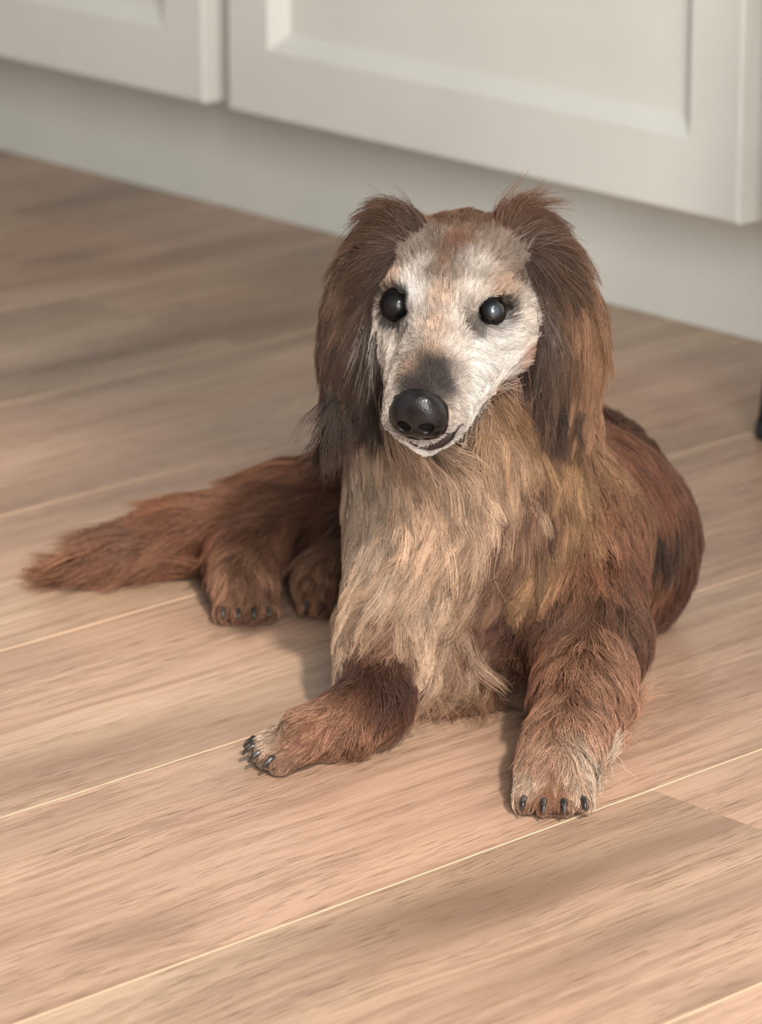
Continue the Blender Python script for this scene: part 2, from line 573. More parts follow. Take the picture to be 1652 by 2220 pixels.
G_['tail'] = [
    (rc((-.050, 2.310, .036), (-.105, 2.282, .026), .022, .015), .02),
    (rc((-.105, 2.282, .026), (-.150, 2.268, .018), .015, .009), .02),
    (rc((-.150, 2.268, .018), (-.170, 2.266, .012), .009, .006), .02),
]
PR = []
for r in ('body', 'tail', 'face', 'ear_left', 'ear_right'):
    PR += [(p, k, False) for p, k in G_[r]]
def skin_on_ray(px, py, prims):
    d = ray(px, py); d = d / np.linalg.norm(d)
    t, best, bt = 1.8, 1e3, 2.1
    for _ in range(80):
        P = (ORG + d * t)[None]
        v = 1e3
        for p, k in prims:
            v = smin(v, prim_dist(p, P)[0], k)
        if v < best:
            best, bt = v, t
        t += max(v, 0) * 0.8
        if t > 2.3:
            break
    return ORG + d * bt, d
_p, _d = skin_on_ray(1065, 674, G_['face']); EYE_R = _p + _d * 0.0063      # picture right
_p, _d = skin_on_ray(861, 663, G_['face']); EYE_L = _p + _d * 0.0046
for e_ in (EYE_R, EYE_L):
    PR.append((el(e_, (.0083, .0083, .0083)), .003, True))
GLO, GHI, GH = np.array([-.24, 1.86, -.012]), np.array([.21, 2.42, .305]), 0.0022
SDF = field(PR, GLO, GHI, GH, far=0.045)
zz = GLO[2] + GH * np.arange(SDF.shape[2])
SDF = np.maximum(SDF, (0.0008 - zz)[None, None, :]).astype(np.float32)      # the floor flattens what lies on it
BV, BQ = surface_nets(SDF, GLO, GH)

def sdf_at(P, grad=True):
    q = (P - GLO) / GH
    q = np.clip(q, 0, np.array(SDF.shape) - 1.001)
    i = q.astype(int); f = q - i
    c = {}
    for a in (0, 1):
        for b in (0, 1):
            for d in (0, 1):
                c[a, b, d] = SDF[i[:, 0] + a, i[:, 1] + b, i[:, 2] + d]
    fx, fy, fz = f.T
    x00 = c[0, 0, 0] * (1 - fx) + c[1, 0, 0] * fx; x10 = c[0, 1, 0] * (1 - fx) + c[1, 1, 0] * fx
    x01 = c[0, 0, 1] * (1 - fx) + c[1, 0, 1] * fx; x11 = c[0, 1, 1] * (1 - fx) + c[1, 1, 1] * fx
    v = (x00 * (1 - fy) + x10 * fy) * (1 - fz) + (x01 * (1 - fy) + x11 * fy) * fz
    if not grad: return v
    gx = ((c[1, 0, 0] - c[0, 0, 0]) * (1 - fy) + (c[1, 1, 0] - c[0, 1, 0]) * fy) * (1 - fz) + ((c[1, 0, 1] - c[0, 0, 1]) * (1 - fy) + (c[1, 1, 1] - c[0, 1, 1]) * fy) * fz
    gy = (x10 - x00) * (1 - fz) + (x11 - x01) * fz
    gz = (x01 * (1 - fy) + x11 * fy) - (x00 * (1 - fy) + x10 * fy)
    g = np.stack([gx, gy, gz], 1)
    return v, g / (np.linalg.norm(g, axis=1, keepdims=True) + 1e-9)

body_me = mesh_from(BV, BQ, 'dog', True)
TRI = np.concatenate([BQ[:, [0, 1, 2]], BQ[:, [0, 2, 3]]])
_, BNRM = sdf_at(BV)
BVH = BVHTree.FromPolygons([Vector(v) for v in BV], [tuple(t) for t in TRI.tolist()])
regs = ['body', 'tail', 'face', 'ear_left', 'ear_right']
RD = np.stack([np.min([prim_dist(p, BV) for p, k in G_[r]], axis=0) for r in regs], 1)
VREG = RD.argmin(1)

# ---- coat guides: where, which way the hair lies (in the picture plane), length mm, lift, depth of coat mm, curl, root colour, tip colour
CL = dict(cream=((206, 184, 166), (232, 216, 202)), white=((226, 214, 202), (246, 238, 230)), tanface=((180, 140, 114), (214, 180, 154)),
          crown=((112, 76, 58), (150, 108, 84)), grey=((112, 92, 80), (170, 148, 130)), dark=((44, 35, 31), (84, 68, 58)),
          muz=((34, 29, 29), (54, 47, 46)), earbrown=((84, 60, 48), (142, 104, 80)), eargold=((124, 84, 58), (192, 140, 102)),
          earmid=((54, 42, 37), (98, 76, 64)), cheek=((136, 88, 66), (184, 132, 102)),
          tan=((146, 108, 82), (212, 172, 138)), sand=((168, 128, 98), (230, 192, 158)), ash=((118, 94, 78), (196, 168, 142)), fringe=((108, 74, 54), (208, 164, 128)),
          red=((98, 56, 39), (154, 98, 70)), deep=((62, 37, 29), (106, 66, 50)), brown=((82, 54, 41), (140, 98, 74)),
          blot=((42, 33, 28), (70, 54, 44)), leg=((124, 78, 54), (200, 144, 110)), pale=((186, 146, 116), (236, 206, 178)),
          gold=((138, 98, 64), (196, 148, 102)), rust=((110, 66, 45), (166, 110, 78)))
GUIDE = {r: [] for r in regs}
def gd(reg, px, py, dx, dy, L, lift, thick, curl, c, grav=0.0, dens=1.0, pos=None, dvec=None):
    if pos is None:
        hit = None
        o = Vector(ORG); d = Vector(ray(px, py)).normalized()
        loc, nrm, fi, dist = BVH.ray_cast(o, d)
        if loc is None:
            loc, nrm, fi, dist = BVH.find_nearest(Vector(A(px, py, 2.06)))
        pos = np.array(loc)
    if dvec is None:
        dvec = RT * dx - UP * dy
    dvec = np.asarray(dvec, float); dvec = dvec / (np.linalg.norm(dvec) + 1e-9)
    k_ = {'face': 0.84, 'ear_left': 0.42, 'ear_right': 0.56, 'tail': 0.72}.get(reg, 0.68)
    if reg == 'body' and c not in ('tan', 'sand', 'ash', 'fringe', 'pale'): k_ = 0.58
    if reg == 'face' and c in ('cheek', 'crown', 'grey'): k_ = 0.72
    GUIDE[reg].append((pos, dvec, L, lift, thick, curl, k_ * desat(lin(CL[c][0]), 0.10), k_ * desat(lin(CL[c][1]), 0.10), grav, dens))

# face
for a in [
    (1015, 478, .0, -1, 8, .35, 3, 0, 'crown'), (960, 490, -.3, -1, 9, .35, 3, 0, 'crown'), (1075, 490, .3, -1, 9, .35, 3, 0, 'crown'),
    (930, 530, -.3, -1, 9, .3, 2.5, 0, 'grey'), (1060, 540, .4, -1, 9, .3, 2.5, 0, 'grey'), (990, 540, 0, -1, 8, .3, 2.5, 0, 'crown'),
    (880, 560, -.6, -.8, 10, .3, 3, 0, 'grey'), (1100, 580, .7, -.7, 10, .3, 3, 0, 'grey'),
    (960, 590, -.1, -1, 8, .3, 2, 0, 'crown'), (935, 605, -.2, -1, 7, .3, 2, 0, 'grey'), (990, 605, .2, -1, 7, .3, 2, 0, 'grey'), (868, 565, -.5, -.8, 10, .3, 3, 0, 'earmid'), (1112, 600, .7, -.6, 9, .3, 3, 0, 'earmid'), (1025, 703, -.5, .6, 5, .2, 1.5, 0, 'dark'), (886, 704, .4, .7, 5, .2, 1.5, 0, 'dark'), (905, 600, -.4, -1, 7, .3, 2, 0, 'cream'), (1020, 590, .4, -1, 7, .3, 2, 0, 'cream'),
    (900, 640, -.2, -1, 6, .25, 2, 0, 'white'), (960, 650, 0, -1, 6, .25, 2, 0, 'tanface'), (1010, 640, .3, -1, 6, .25, 2, 0, 'cream'),
    (845, 612, -.5, -.8, 6, .25, 2, 0, 'tanface'), (1085, 625, .7, -.6, 6, .25, 2, 0, 'tanface'), (1130, 670, 1, -.1, 7, .25, 2, 0, 'cream'),
    (825, 690, -.6, .5, 6, .25, 2, 0, 'cream'), (900, 700, -.4, -.6, 5, .25, 1.5, 0, 'cream'), (945, 710, -.1, -1, 5, .25, 1.5, 0, 'tanface'), (985, 705, .5, -.7, 5, .25, 1.5, 0, 'cream'),
    (850, 760, -.6, .4, 6, .25, 1.5, 0, 'cream'), (895, 750, -.5, -.3, 5, .2, 1.5, 0, 'cream'), (935, 765, -.1, -1, 5, .2, 1.5, 0, 'tanface'), (975, 760, .7, -.5, 5, .2, 1.5, 0, 'cream'),
    (1030, 740, 1, .2, 7, .2, 2, 0, 'white'), (1080, 730, 1, .2, 8, .2, 2, 0, 'white'), (1125, 740, 1, .3, 9, .25, 2.5, 0, 'cream'),
    (1030, 800, 1, .3, 7, .2, 2, 0, 'white'), (1085, 800, 1, .2, 9, .25, 2.5, 0, 'white'), (1125, 820, 1, .2, 12, .25, 3, 0, 'cheek'),
    (1110, 870, 1, .2, 12, .25, 3, 0, 'cheek'), (1075, 860, 1, .2, 9, .25, 2.5, 0, 'cream'), (1020, 860, .9, .4, 6, .2, 2, 0, 'white'),
    (860, 810, -.5, .5, 5, .2, 1.5, 0, 'cream'), (890, 800, -.4, -.2, 4, .2, 1.2, 0, 'tanface'), (930, 800, 0, -1, 4, .2, 1.0, 0, 'muz'), (905, 805, -.2, -1, 4, .2, 1.0, 0, 'muz'), (955, 805, .3, -1, 4, .2, 1.0, 0, 'muz'), (930, 778, 0, -1, 4, .2, 1.0, 0, 'muz'), (885, 838, -.4, -.4, 3, .2, .8, 0, 'muz'), (880, 855, -.4, -.2, 3, .2, .8, 0, 'muz'), (972, 850, .5, -.2, 3, .2, .8, 0, 'muz'), (970, 830, .5, -.4, 3, .2, .8, 0, 'muz'), (915, 835, 0, -1, 3, .2, .8, 0, 'muz'), (955, 835, .4, -.8, 3, .2, .8, 0, 'muz'),
    (990, 830, .9, 0, 5, .2, 1.5, 0, 'cream'), (860, 860, -.5, .6, 4, .2, 1, 0, 'cream'), (985, 880, .8, .4, 5, .2, 1.2, 0, 'cream'),
    (1010, 920, .8, .4, 6, .2, 1.5, 0, 'white'), (990, 960, .6, .7, 6, .2, 1.5, 0, 'white'), (930, 975, 0, 1, 6, .2, 1.5, 0, 'white'), (1050, 920, 1, .5, 9, .25, 2, 0, 'cream'),
    (1090, 920, 1, .5, 14, .3, 3, .1, 'tan'), (850, 940, -.5, .8, 5, .2, 1.2, 0, 'cream')]:
    gd('face', *a)
for a in [(1095, 850, 1, .3, 16, .3, 4, .1, 'cheek'), (1112, 815, 1, .2, 14, .3, 3, .1, 'cheek'), (1072, 885, 1, .5, 20, .35, 5, .2, 'cheek'), (1130, 780, 1, .1, 12, .25, 3, .1, 'cheek'),
          (1045, 905, .9, .7, 14, .2, 3, .1, 'tan'), (1140, 720, 1, .1, 9, .25, 3, .1, 'cream'), (1090, 900, .8, .8, 26, .4, 6, .3, 'tan'), (1010, 955, .7, .9, 8, .2, 2, .1, 'pale')]:
    gd('face', *a)
# back of the skull and far side
for s_, u_, f_, dv, c_ in ((0, 18, -60, -HF, 'crown'), (0, -10, -85, -HF - UP, 'crown'), (38, -12, -45, HS - HF - UP, 'dark'), (-38, -12, -45, -HS - HF - UP, 'dark'), (0, -54, -20, -HF - UP, 'tan')):
    gd('face', 0, 0, 0, 0, 14, .3, 4, .1, c_, pos=hd(s_, u_, f_), dvec=dv)
# ears
for a in [
    (897, 498, -.25, -1, 32, .7, 10, .1, 'crown', .1), (865, 512, -.7, .1, 36, .3, 4, .15, 'earbrown', .7), (845, 535, -.5, .6, 46, .2, 4, .2, 'earmid', .8), (805, 580, -.35, .9, 52, .15, 4, .25, 'earbrown', .9), (780, 570, -.4, .8, 46, .15, 4, .2, 'earbrown', .9),
    (760, 640, -.25, 1, 50, .15, 4, .3, 'earmid', 1), (850, 570, -.1, 1, 50, .2, 4, .25, 'dark', .9), (830, 640, 0, 1, 50, .15, 4, .3, 'dark', 1), (800, 660, -.1, 1, 50, .15, 4, .3, 'dark', 1),
    (805, 730, -.1, 1, 46, .15, 4, .35, 'dark', 1), (770, 740, -.15, 1, 46, .15, 4, .35, 'dark', 1), (735, 740, -.15, 1, 46, .15, 4, .35, 'earmid', 1), (790, 820, -.3, 1, 36, .15, 4, .2, 'dark', 1), (745, 825, -.35, 1, 52, .15, 4, .2, 'dark', 1), (725, 800, -.3, 1, 56, .15, 4, .2, 'earmid', 1), (720, 700, -.15, 1, 46, .15, 4, .3, 'earbrown', 1)]:
    gd('ear_left', *a)
for a in [
    (1098, 500, .1, -1, 32, .75, 10, .1, 'crown', .1), (1130, 515, .8, .1, 40, .3, 4, .15, 'earbrown', .7), (1160, 535, .6, .6, 50, .2, 4, .15, 'earmid', .8), (1200, 575, .45, .9, 58, .15, 4, .2, 'eargold', .9), (1230, 590, .35, 1, 56, .15, 4, .2, 'eargold', .9),
    (1255, 640, .2, 1, 56, .15, 5, .15, 'eargold', 1), (1280, 710, .08, 1, 52, .15, 5, .15, 'eargold', 1), (1140, 560, .1, 1, 52, .2, 4, .2, 'dark', .9), (1155, 640, 0, 1, 50, .15, 4, .2, 'dark', 1), (1180, 620, .1, 1, 52, .15, 4, .2, 'dark', 1),
    (1165, 740, 0, 1, 46, .15, 4, .25, 'dark', 1), (1190, 770, 0, 1, 46, .15, 4, .25, 'earmid', 1), (1215, 670, .1, 1, 52, .15, 4, .2, 'earmid', 1), (1225, 780, .05, 1, 44, .15, 4, .25, 'earbrown', 1), (1275, 800, .05, 1, 42, .15, 4, .2, 'eargold', 1), (1240, 850, .0, 1, 32, .15, 4, .25, 'earmid', 1)]:
    gd('ear_right', *a)
gd('ear_right', 0, 0, 0, 0, 34, .35, 5, .1, 'eargold', .3, pos=A(1240, 560, 2.078), dvec=RT * 1.0 - UP * 0.45)
gd('ear_right', 0, 0, 0, 0, 36, .35, 5, .1, 'eargold', .3, pos=A(1262, 610, 2.080), dvec=RT * 1.0 - UP * 0.35)
gd('ear_right', 0, 0, 0, 0, 36, .2, 5, .1, 'earbrown', 1, pos=A(1245, 750, 2.085), dvec=-UP)
gd('ear_left', 0, 0, 0, 0, 36, .2, 5, .1, 'earbrown', 1, pos=A(770, 650, 2.085), dvec=-UP)
# chest, neck and shoulders
for a in [
    (800, 985, -.15, 1, 38, .3, 9, .3, 'ash', .5), (900, 1010, -.1, 1, 42, .3, 9, .3, 'tan', .5), (985, 1010, .25, 1, 40, .3, 9, .3, 'sand', .5), (1075, 985, .5, 1, 38, .3, 9, .3, 'tan', .5),
    (1150, 980, .3, 1, 34, .3, 8, .3, 'brown', .5), (1105, 895, .9, .5, 34, .35, 8, .3, 'gold', .3), (1140, 850, .9, .4, 34, .3, 7, .2, 'deep', .3), (1085, 940, .7, .8, 36, .35, 9, .3, 'tan', .4), (1130, 930, .7, .8, 34, .3, 8, .3, 'gold', .4), (790, 1090, -.1, 1, 42, .25, 10, .45, 'ash', .5), (870, 1100, .0, 1, 46, .25, 10, .45, 'ash', .5), (950, 1100, -.25, 1, 46, .25, 10, .45, 'tan', .5),
    (1040, 1090, -.45, 1, 46, .25, 10, .4, 'tan', .5), (1110, 1080, -.45, 1, 38, .25, 8, .4, 'brown', .4), (1180, 1070, -.1, 1, 34, .25, 7, .3, 'deep', .3),
    (790, 1190, -.45, 1, 42, .25, 10, .5, 'sand', .5), (870, 1200, -.5, 1, 42, .25, 10, .5, 'tan', .5), (930, 1200, -.1, 1, 46, .25, 11, .5, 'sand', .5), (1010, 1190, -.5, 1, 46, .25, 10, .45, 'tan', .5),
    (1090, 1190, -.6, 1, 36, .25, 8, .4, 'brown', .4), (780, 1290, -.15, 1, 40, .3, 10, .5, 'sand', .4), (850, 1300, -.35, 1, 36, .25, 8, .5, 'brown', .5), (930, 1300, -.05, 1, 44, .25, 11, .5, 'sand', .5),
    (1010, 1290, -.45, 1, 40, .25, 9, .45, 'brown', .5), (1090, 1290, -.7, .8, 32, .25, 7, .4, 'deep', .4), (785, 1340, .05, 1, 22, .3, 7, .45, 'tan', .5), (770, 1385, .05, 1, 18, .3, 5, .4, 'rust', .4), (860, 1380, -.05, 1, 26, .3, 7, .5, 'deep', .6), (825, 1430, .1, 1, 20, .3, 5, .4, 'deep', .5), (800, 1400, .0, 1, 18, .3, 5, .4, 'deep', .4),  # deep locks above the picture-left foreleg paint shade into the hair colour
    (950, 1400, -.15, 1, 46, .35, 11, .5, 'fringe', .6), (1030, 1390, -.2, 1, 44, .35, 10, .5, 'fringe', .5), (905, 1470, .15, 1, 34, .4, 9, .45, 'rust', .7), (975, 1480, .1, 1, 40, .4, 10, .45, 'fringe', .7), (1030, 1475, .05, 1, 42, .4, 9, .4, 'rust', .7), (1065, 1450, .0, 1, 38, .35, 8, .4, 'rust', .6), (1090, 1480, -.2, .9, 28, .25, 6, .3, 'deep', .3),
    (1230, 1010, .05, 1, 30, .25, 6, .3, 'gold', .3), (1230, 1090, -.05, 1, 30, .2, 6, .3, 'gold', .3), (1290, 1060, .3, .9, 28, .2, 6, .3, 'rust', .2), (1330, 990, .6, .7, 26, .2, 6, .25, 'red', .2),
    (1180, 1190, -.3, 1, 30, .2, 6, .35, 'gold', .3), (1250, 1190, .1, 1, 28, .2, 6, .3, 'rust', .3), (1320, 1180, .3, .9, 26, .2, 6, .3, 'red', .2), (1160, 1290, -.6, .8, 28, .2, 6, .35, 'deep', .3), (1250, 1290, .1, 1, 28, .25, 6, .35, 'brown', .3),
    (1330, 1290, .3, 1, 26, .2, 6, .3, 'brown', .3), (1130, 1370, -.8, .6, 28, .25, 6, .35, 'deep', .3), (1210, 1380, -.2, 1, 26, .3, 6, .35, 'red', .3), (1290, 1380, .3, 1, 26, .3, 6, .35, 'leg', .3),
    (1400, 1050, .5, .9, 24, .15, 5, .2, 'red', .2), (1410, 1110, .4, .9, 22, .15, 5, .2, 'blot', .2), (1440, 1160, .4, .9, 24, .15, 5, .2, 'blot', .2), (1430, 1240, .2, 1, 26, .2, 5, .2, 'rust', .2), (1480, 1230, .3, 1, 24, .2, 5, .2, 'deep', .2),
    (1440, 1330, -.1, 1, 26, .2, 5, .2, 'brown', .2), (1400, 1380, -.1, 1, 26, .2, 5, .2, 'deep', .2), (1370, 1220, .3, 1, 24, .15, 5, .2, 'deep', .2)]:
    gd('body', *a)
# legs and paws
for a in [
    (1180, 1470, -.2, 1, 20, .3, 5, .3, 'red'), (1260, 1470, .2, 1, 22, .3, 5, .3, 'leg'), (1330, 1450, .7, .8, 30, .5, 8, .4, 'leg'), (1200, 1550, -.3, 1, 18, .3, 4, .25, 'leg'), (1280, 1560, .5, .8, 22, .35, 5, .35, 'leg'), (1330, 1560, .9, .6, 30, .5, 8, .4, 'leg'),
    (1180, 1620, -.4, 1, 14, .3, 3, .2, 'leg'), (1250, 1620, .4, 1, 16, .3, 4, .25, 'pale'), (1290, 1650, 1, .35, 26, .45, 6, .35, 'pale'), (1150, 1680, -.2, 1, 7, .25, 1.5, .1, 'pale'), (1210, 1680, 0, 1, 7, .25, 1.5, .1, 'leg'), (1260, 1690, .3, 1, 7, .25, 1.5, .1, 'pale'), (1195, 1730, 0, 1, 4, .2, 1.0, .1, 'leg'),
    (780, 1450, -.2, 1, 22, .3, 5, .3, 'deep'), (755, 1420, -.1, 1, 20, .3, 5, .3, 'brown'), (850, 1465, .0, 1, 20, .3, 5, .3, 'deep'), (820, 1420, .0, 1, 24, .3, 5, .3, 'deep'), (830, 1480, -.1, 1, 22, .3, 5, .3, 'deep'), (800, 1530, -.4, .9, 16, .3, 4, .25, 'rust'), (740, 1530, -.8, .5, 13, .3, 3, .2, 'leg'), (690, 1560, -.8, .6, 8, .25, 2.5, .15, 'leg'), (630, 1590, -.8, .6, 5, .25, 1.2, .1, 'leg'), (590, 1600, -.8, .6, 5, .25, 1.2, .1, 'pale'), (700, 1610, -.5, .9, 6, .25, 1.4, .1, 'leg'), (790, 1580, .3, 1, 18, .4, 4, .4, 'leg'),  # deep tone on the picture-left foreleg paints its shade into the coat
    (520, 1230, -.1, 1, 16, .25, 4, .2, 'leg'), (540, 1290, -.1, 1, 10, .25, 2.5, .1, 'leg'), (690, 1250, -.3, 1, 10, .25, 2.5, .1, 'leg'), (600, 1180, -.3, 1, 22, .25, 5, .25, 'rust'), (520, 1130, -.7, .7, 28, .25, 6, .25, 'red'), (620, 1090, -.8, .5, 28, .25, 6, .25, 'rust'), (680, 1170, -.3, 1, 20, .25, 5, .2, 'deep'), (700, 1030, -.7, .6, 28, .25, 6, .2, 'red')]:
    gd('body', *a)
# sides the photograph does not show
for p_, dv, c_ in (((.06, 2.17, .16), (.3, 1, -.1), 'red'), ((.12, 2.24, .13), (-.1, 1, -.3), 'red'), ((.17, 2.26, .06), (-.2, .6, -1), 'deep'), ((.08, 2.36, .10), (-1, .2, -.2), 'red'), ((.02, 2.38, .06), (-1, 0, -.6), 'rust'),
                   ((.06, 2.15, .20), (.1, 1, -.6), 'brown'), ((-.02, 2.14, .12), (-.1, .6, -1), 'rust'), ((-.01, 2.2, .08), (-.2, .6, -1), 'rust'), ((.02, 2.28, .08), (-1, .2, -.6), 'rust'), ((.1, 2.13, .0), (0, 1, 0), 'deep'), ((.15, 2.1, .05), (.4, .8, -.5), 'brown')):
    gd('body', 0, 0, 0, 0, 26, .2, 6, .25, c_, pos=np.array(p_), dvec=dv)
for a in [(480, 1150, -1, .25, 45, .3, 7, .25, 'rust'), (430, 1200, -1, .4, 50, .3, 7, .25, 'rust'), (360, 1165, -1, .3, 50, .3, 7, .2, 'brown'), (300, 1210, -1, .3, 46, .25, 6, .2, 'rust'), (230, 1220, -1, .25, 42, .25, 5, .2, 'rust'), (180, 1235, -1, .15, 40, .2, 4, .2, 'leg')]:
    gd('tail', *a)
for p_, dv in (((-.08, 2.33, .04), (-1, .1, -.2)), ((-.16, 2.29, .02), (-1, .2, -.1))):
    gd('tail', 0, 0, 0, 0, 40, .25, 6, .2, 'rust', pos=np.array(p_), dvec=dv)

def eye_metric(P, e):
    q = (P - e) @ HR.T
    k = np.array([0.76, 1.20, 1.0]) if e is EYE_R else np.array([0.80, 0.98, 0.9])
    return np.linalg.norm(q * k, axis=1)
# spread the guides over the skin
NV = len(BV)
ATTR = np.zeros((NV, 16))
for ri, r in enumerate(regs):
    m = VREG == ri
    g = GUIDE[r]
    GP = np.array([x[0] for x in g]); GA = np.array([np.concatenate([x[1], [x[2], x[3], x[4], x[5]], x[6], x[7], [x[8], x[9]]]) for x in g])
    D2 = ((BV[m][:, None, :] - GP[None]) ** 2).sum(-1)
    s2 = (0.005 if r == 'face' else 0.009) ** 2
    W = 1.0 / (D2 + s2) ** 2.2
    W /= W.sum(1, keepdims=True)
    ATTR[m, :15] = W @ GA
bare = np.zeros(NV)
for e_ in (EYE_R, EYE_L):
    bare = np.maximum(bare, eye_metric(BV, e_) < 0.0079)
bare = np.maximum(bare, np.linalg.norm((BV - NOSE) @ HR.T / np.array([.0160, .0145, .016]), axis=1) < 1.0)
LIP_PIX = [(890, 956), (908, 963), (932, 965), (956, 957), (976, 942), (990, 926), (1004, 912)]
LIP = [skin_on_ray(x, y, G_['face']) for x, y in LIP_PIX]
for (p0, _), (p1, _), wd in zip(LIP[:-1], LIP[1:], (.0022, .0030, .0034, .0032, .0022, .0012)):
    bare = np.maximum(bare, (prim_dist(rc(p0, p1, wd, wd), BV) < 0) & (VREG == 2))
bare = np.maximum(bare, BV[:, 2] < 0.0015)
ATTR[:, 15] = bare

# skin colour follows the coat's root colour
ca = body_me.color_attributes.new('coat', 'FLOAT_COLOR', 'POINT')
skin = np.ones((NV, 4)); skin[:, :3] = ATTR[:, 7:10] * 0.8 + ATTR[:, 10:13] * 0.1
dk = np.linalg.norm((BV - NOSE) @ HR.T / np.array([.0165, .0150, .017]), axis=1) < 1.0
for e_ in (EYE_R, EYE_L):
    dk |= eye_metric(BV, e_) < 0.0100
skin[dk, :3] = lin((24, 20, 20))
ca.data.foreach_set('color', skin.astype(np.float32).ravel())

M_skin, nt, b = new_mat('dog_skin')
at_ = N(nt, 'ShaderNodeAttribute', attribute_name='coat')
nt.links.new(at_.outputs['Color'], b.inputs['Base Color'])
b.inputs['Roughness'].default_value = 0.8
b.inputs['Specular IOR Level'].default_value = 0.1

def hair_material(name, rough=0.5):
    m, nt, b = new_mat(name)
    a = N(nt, 'ShaderNodeAttribute', attribute_name='fur_color')
    nt.links.new(a.outputs['Color'], b.inputs['Base Color'])
    b.inputs['Roughness'].default_value = rough
    b.inputs['Specular IOR Level'].default_value = 0.2
    return m
M_fur = hair_material('fur', 0.48)

dog = new_obj('dog', body_me, M_skin)
tag(dog, 'old long-haired brown dachshund with white face lying on the wood floor', 'dog')

TRI_A = np.linalg.norm(np.cross(BV[TRI[:, 1]] - BV[TRI[:, 0]], BV[TRI[:, 2]] - BV[TRI[:, 0]]), axis=1) * 0.5
TRI_REG = VREG[TRI[:, 0]]
FC = BV[TRI].mean(1)
view = ORG - FC
view /= np.linalg.norm(view, axis=1, keepdims=True)
FN = BNRM[TRI].mean(1)
TRI_SEEN = np.where((FN * view).sum(1) > -0.25, 1.0, 0.45)     # thinner where only the far side of the animal is

def unit(v):
    return v / (np.linalg.norm(v, axis=1, keepdims=True) + 1e-9)

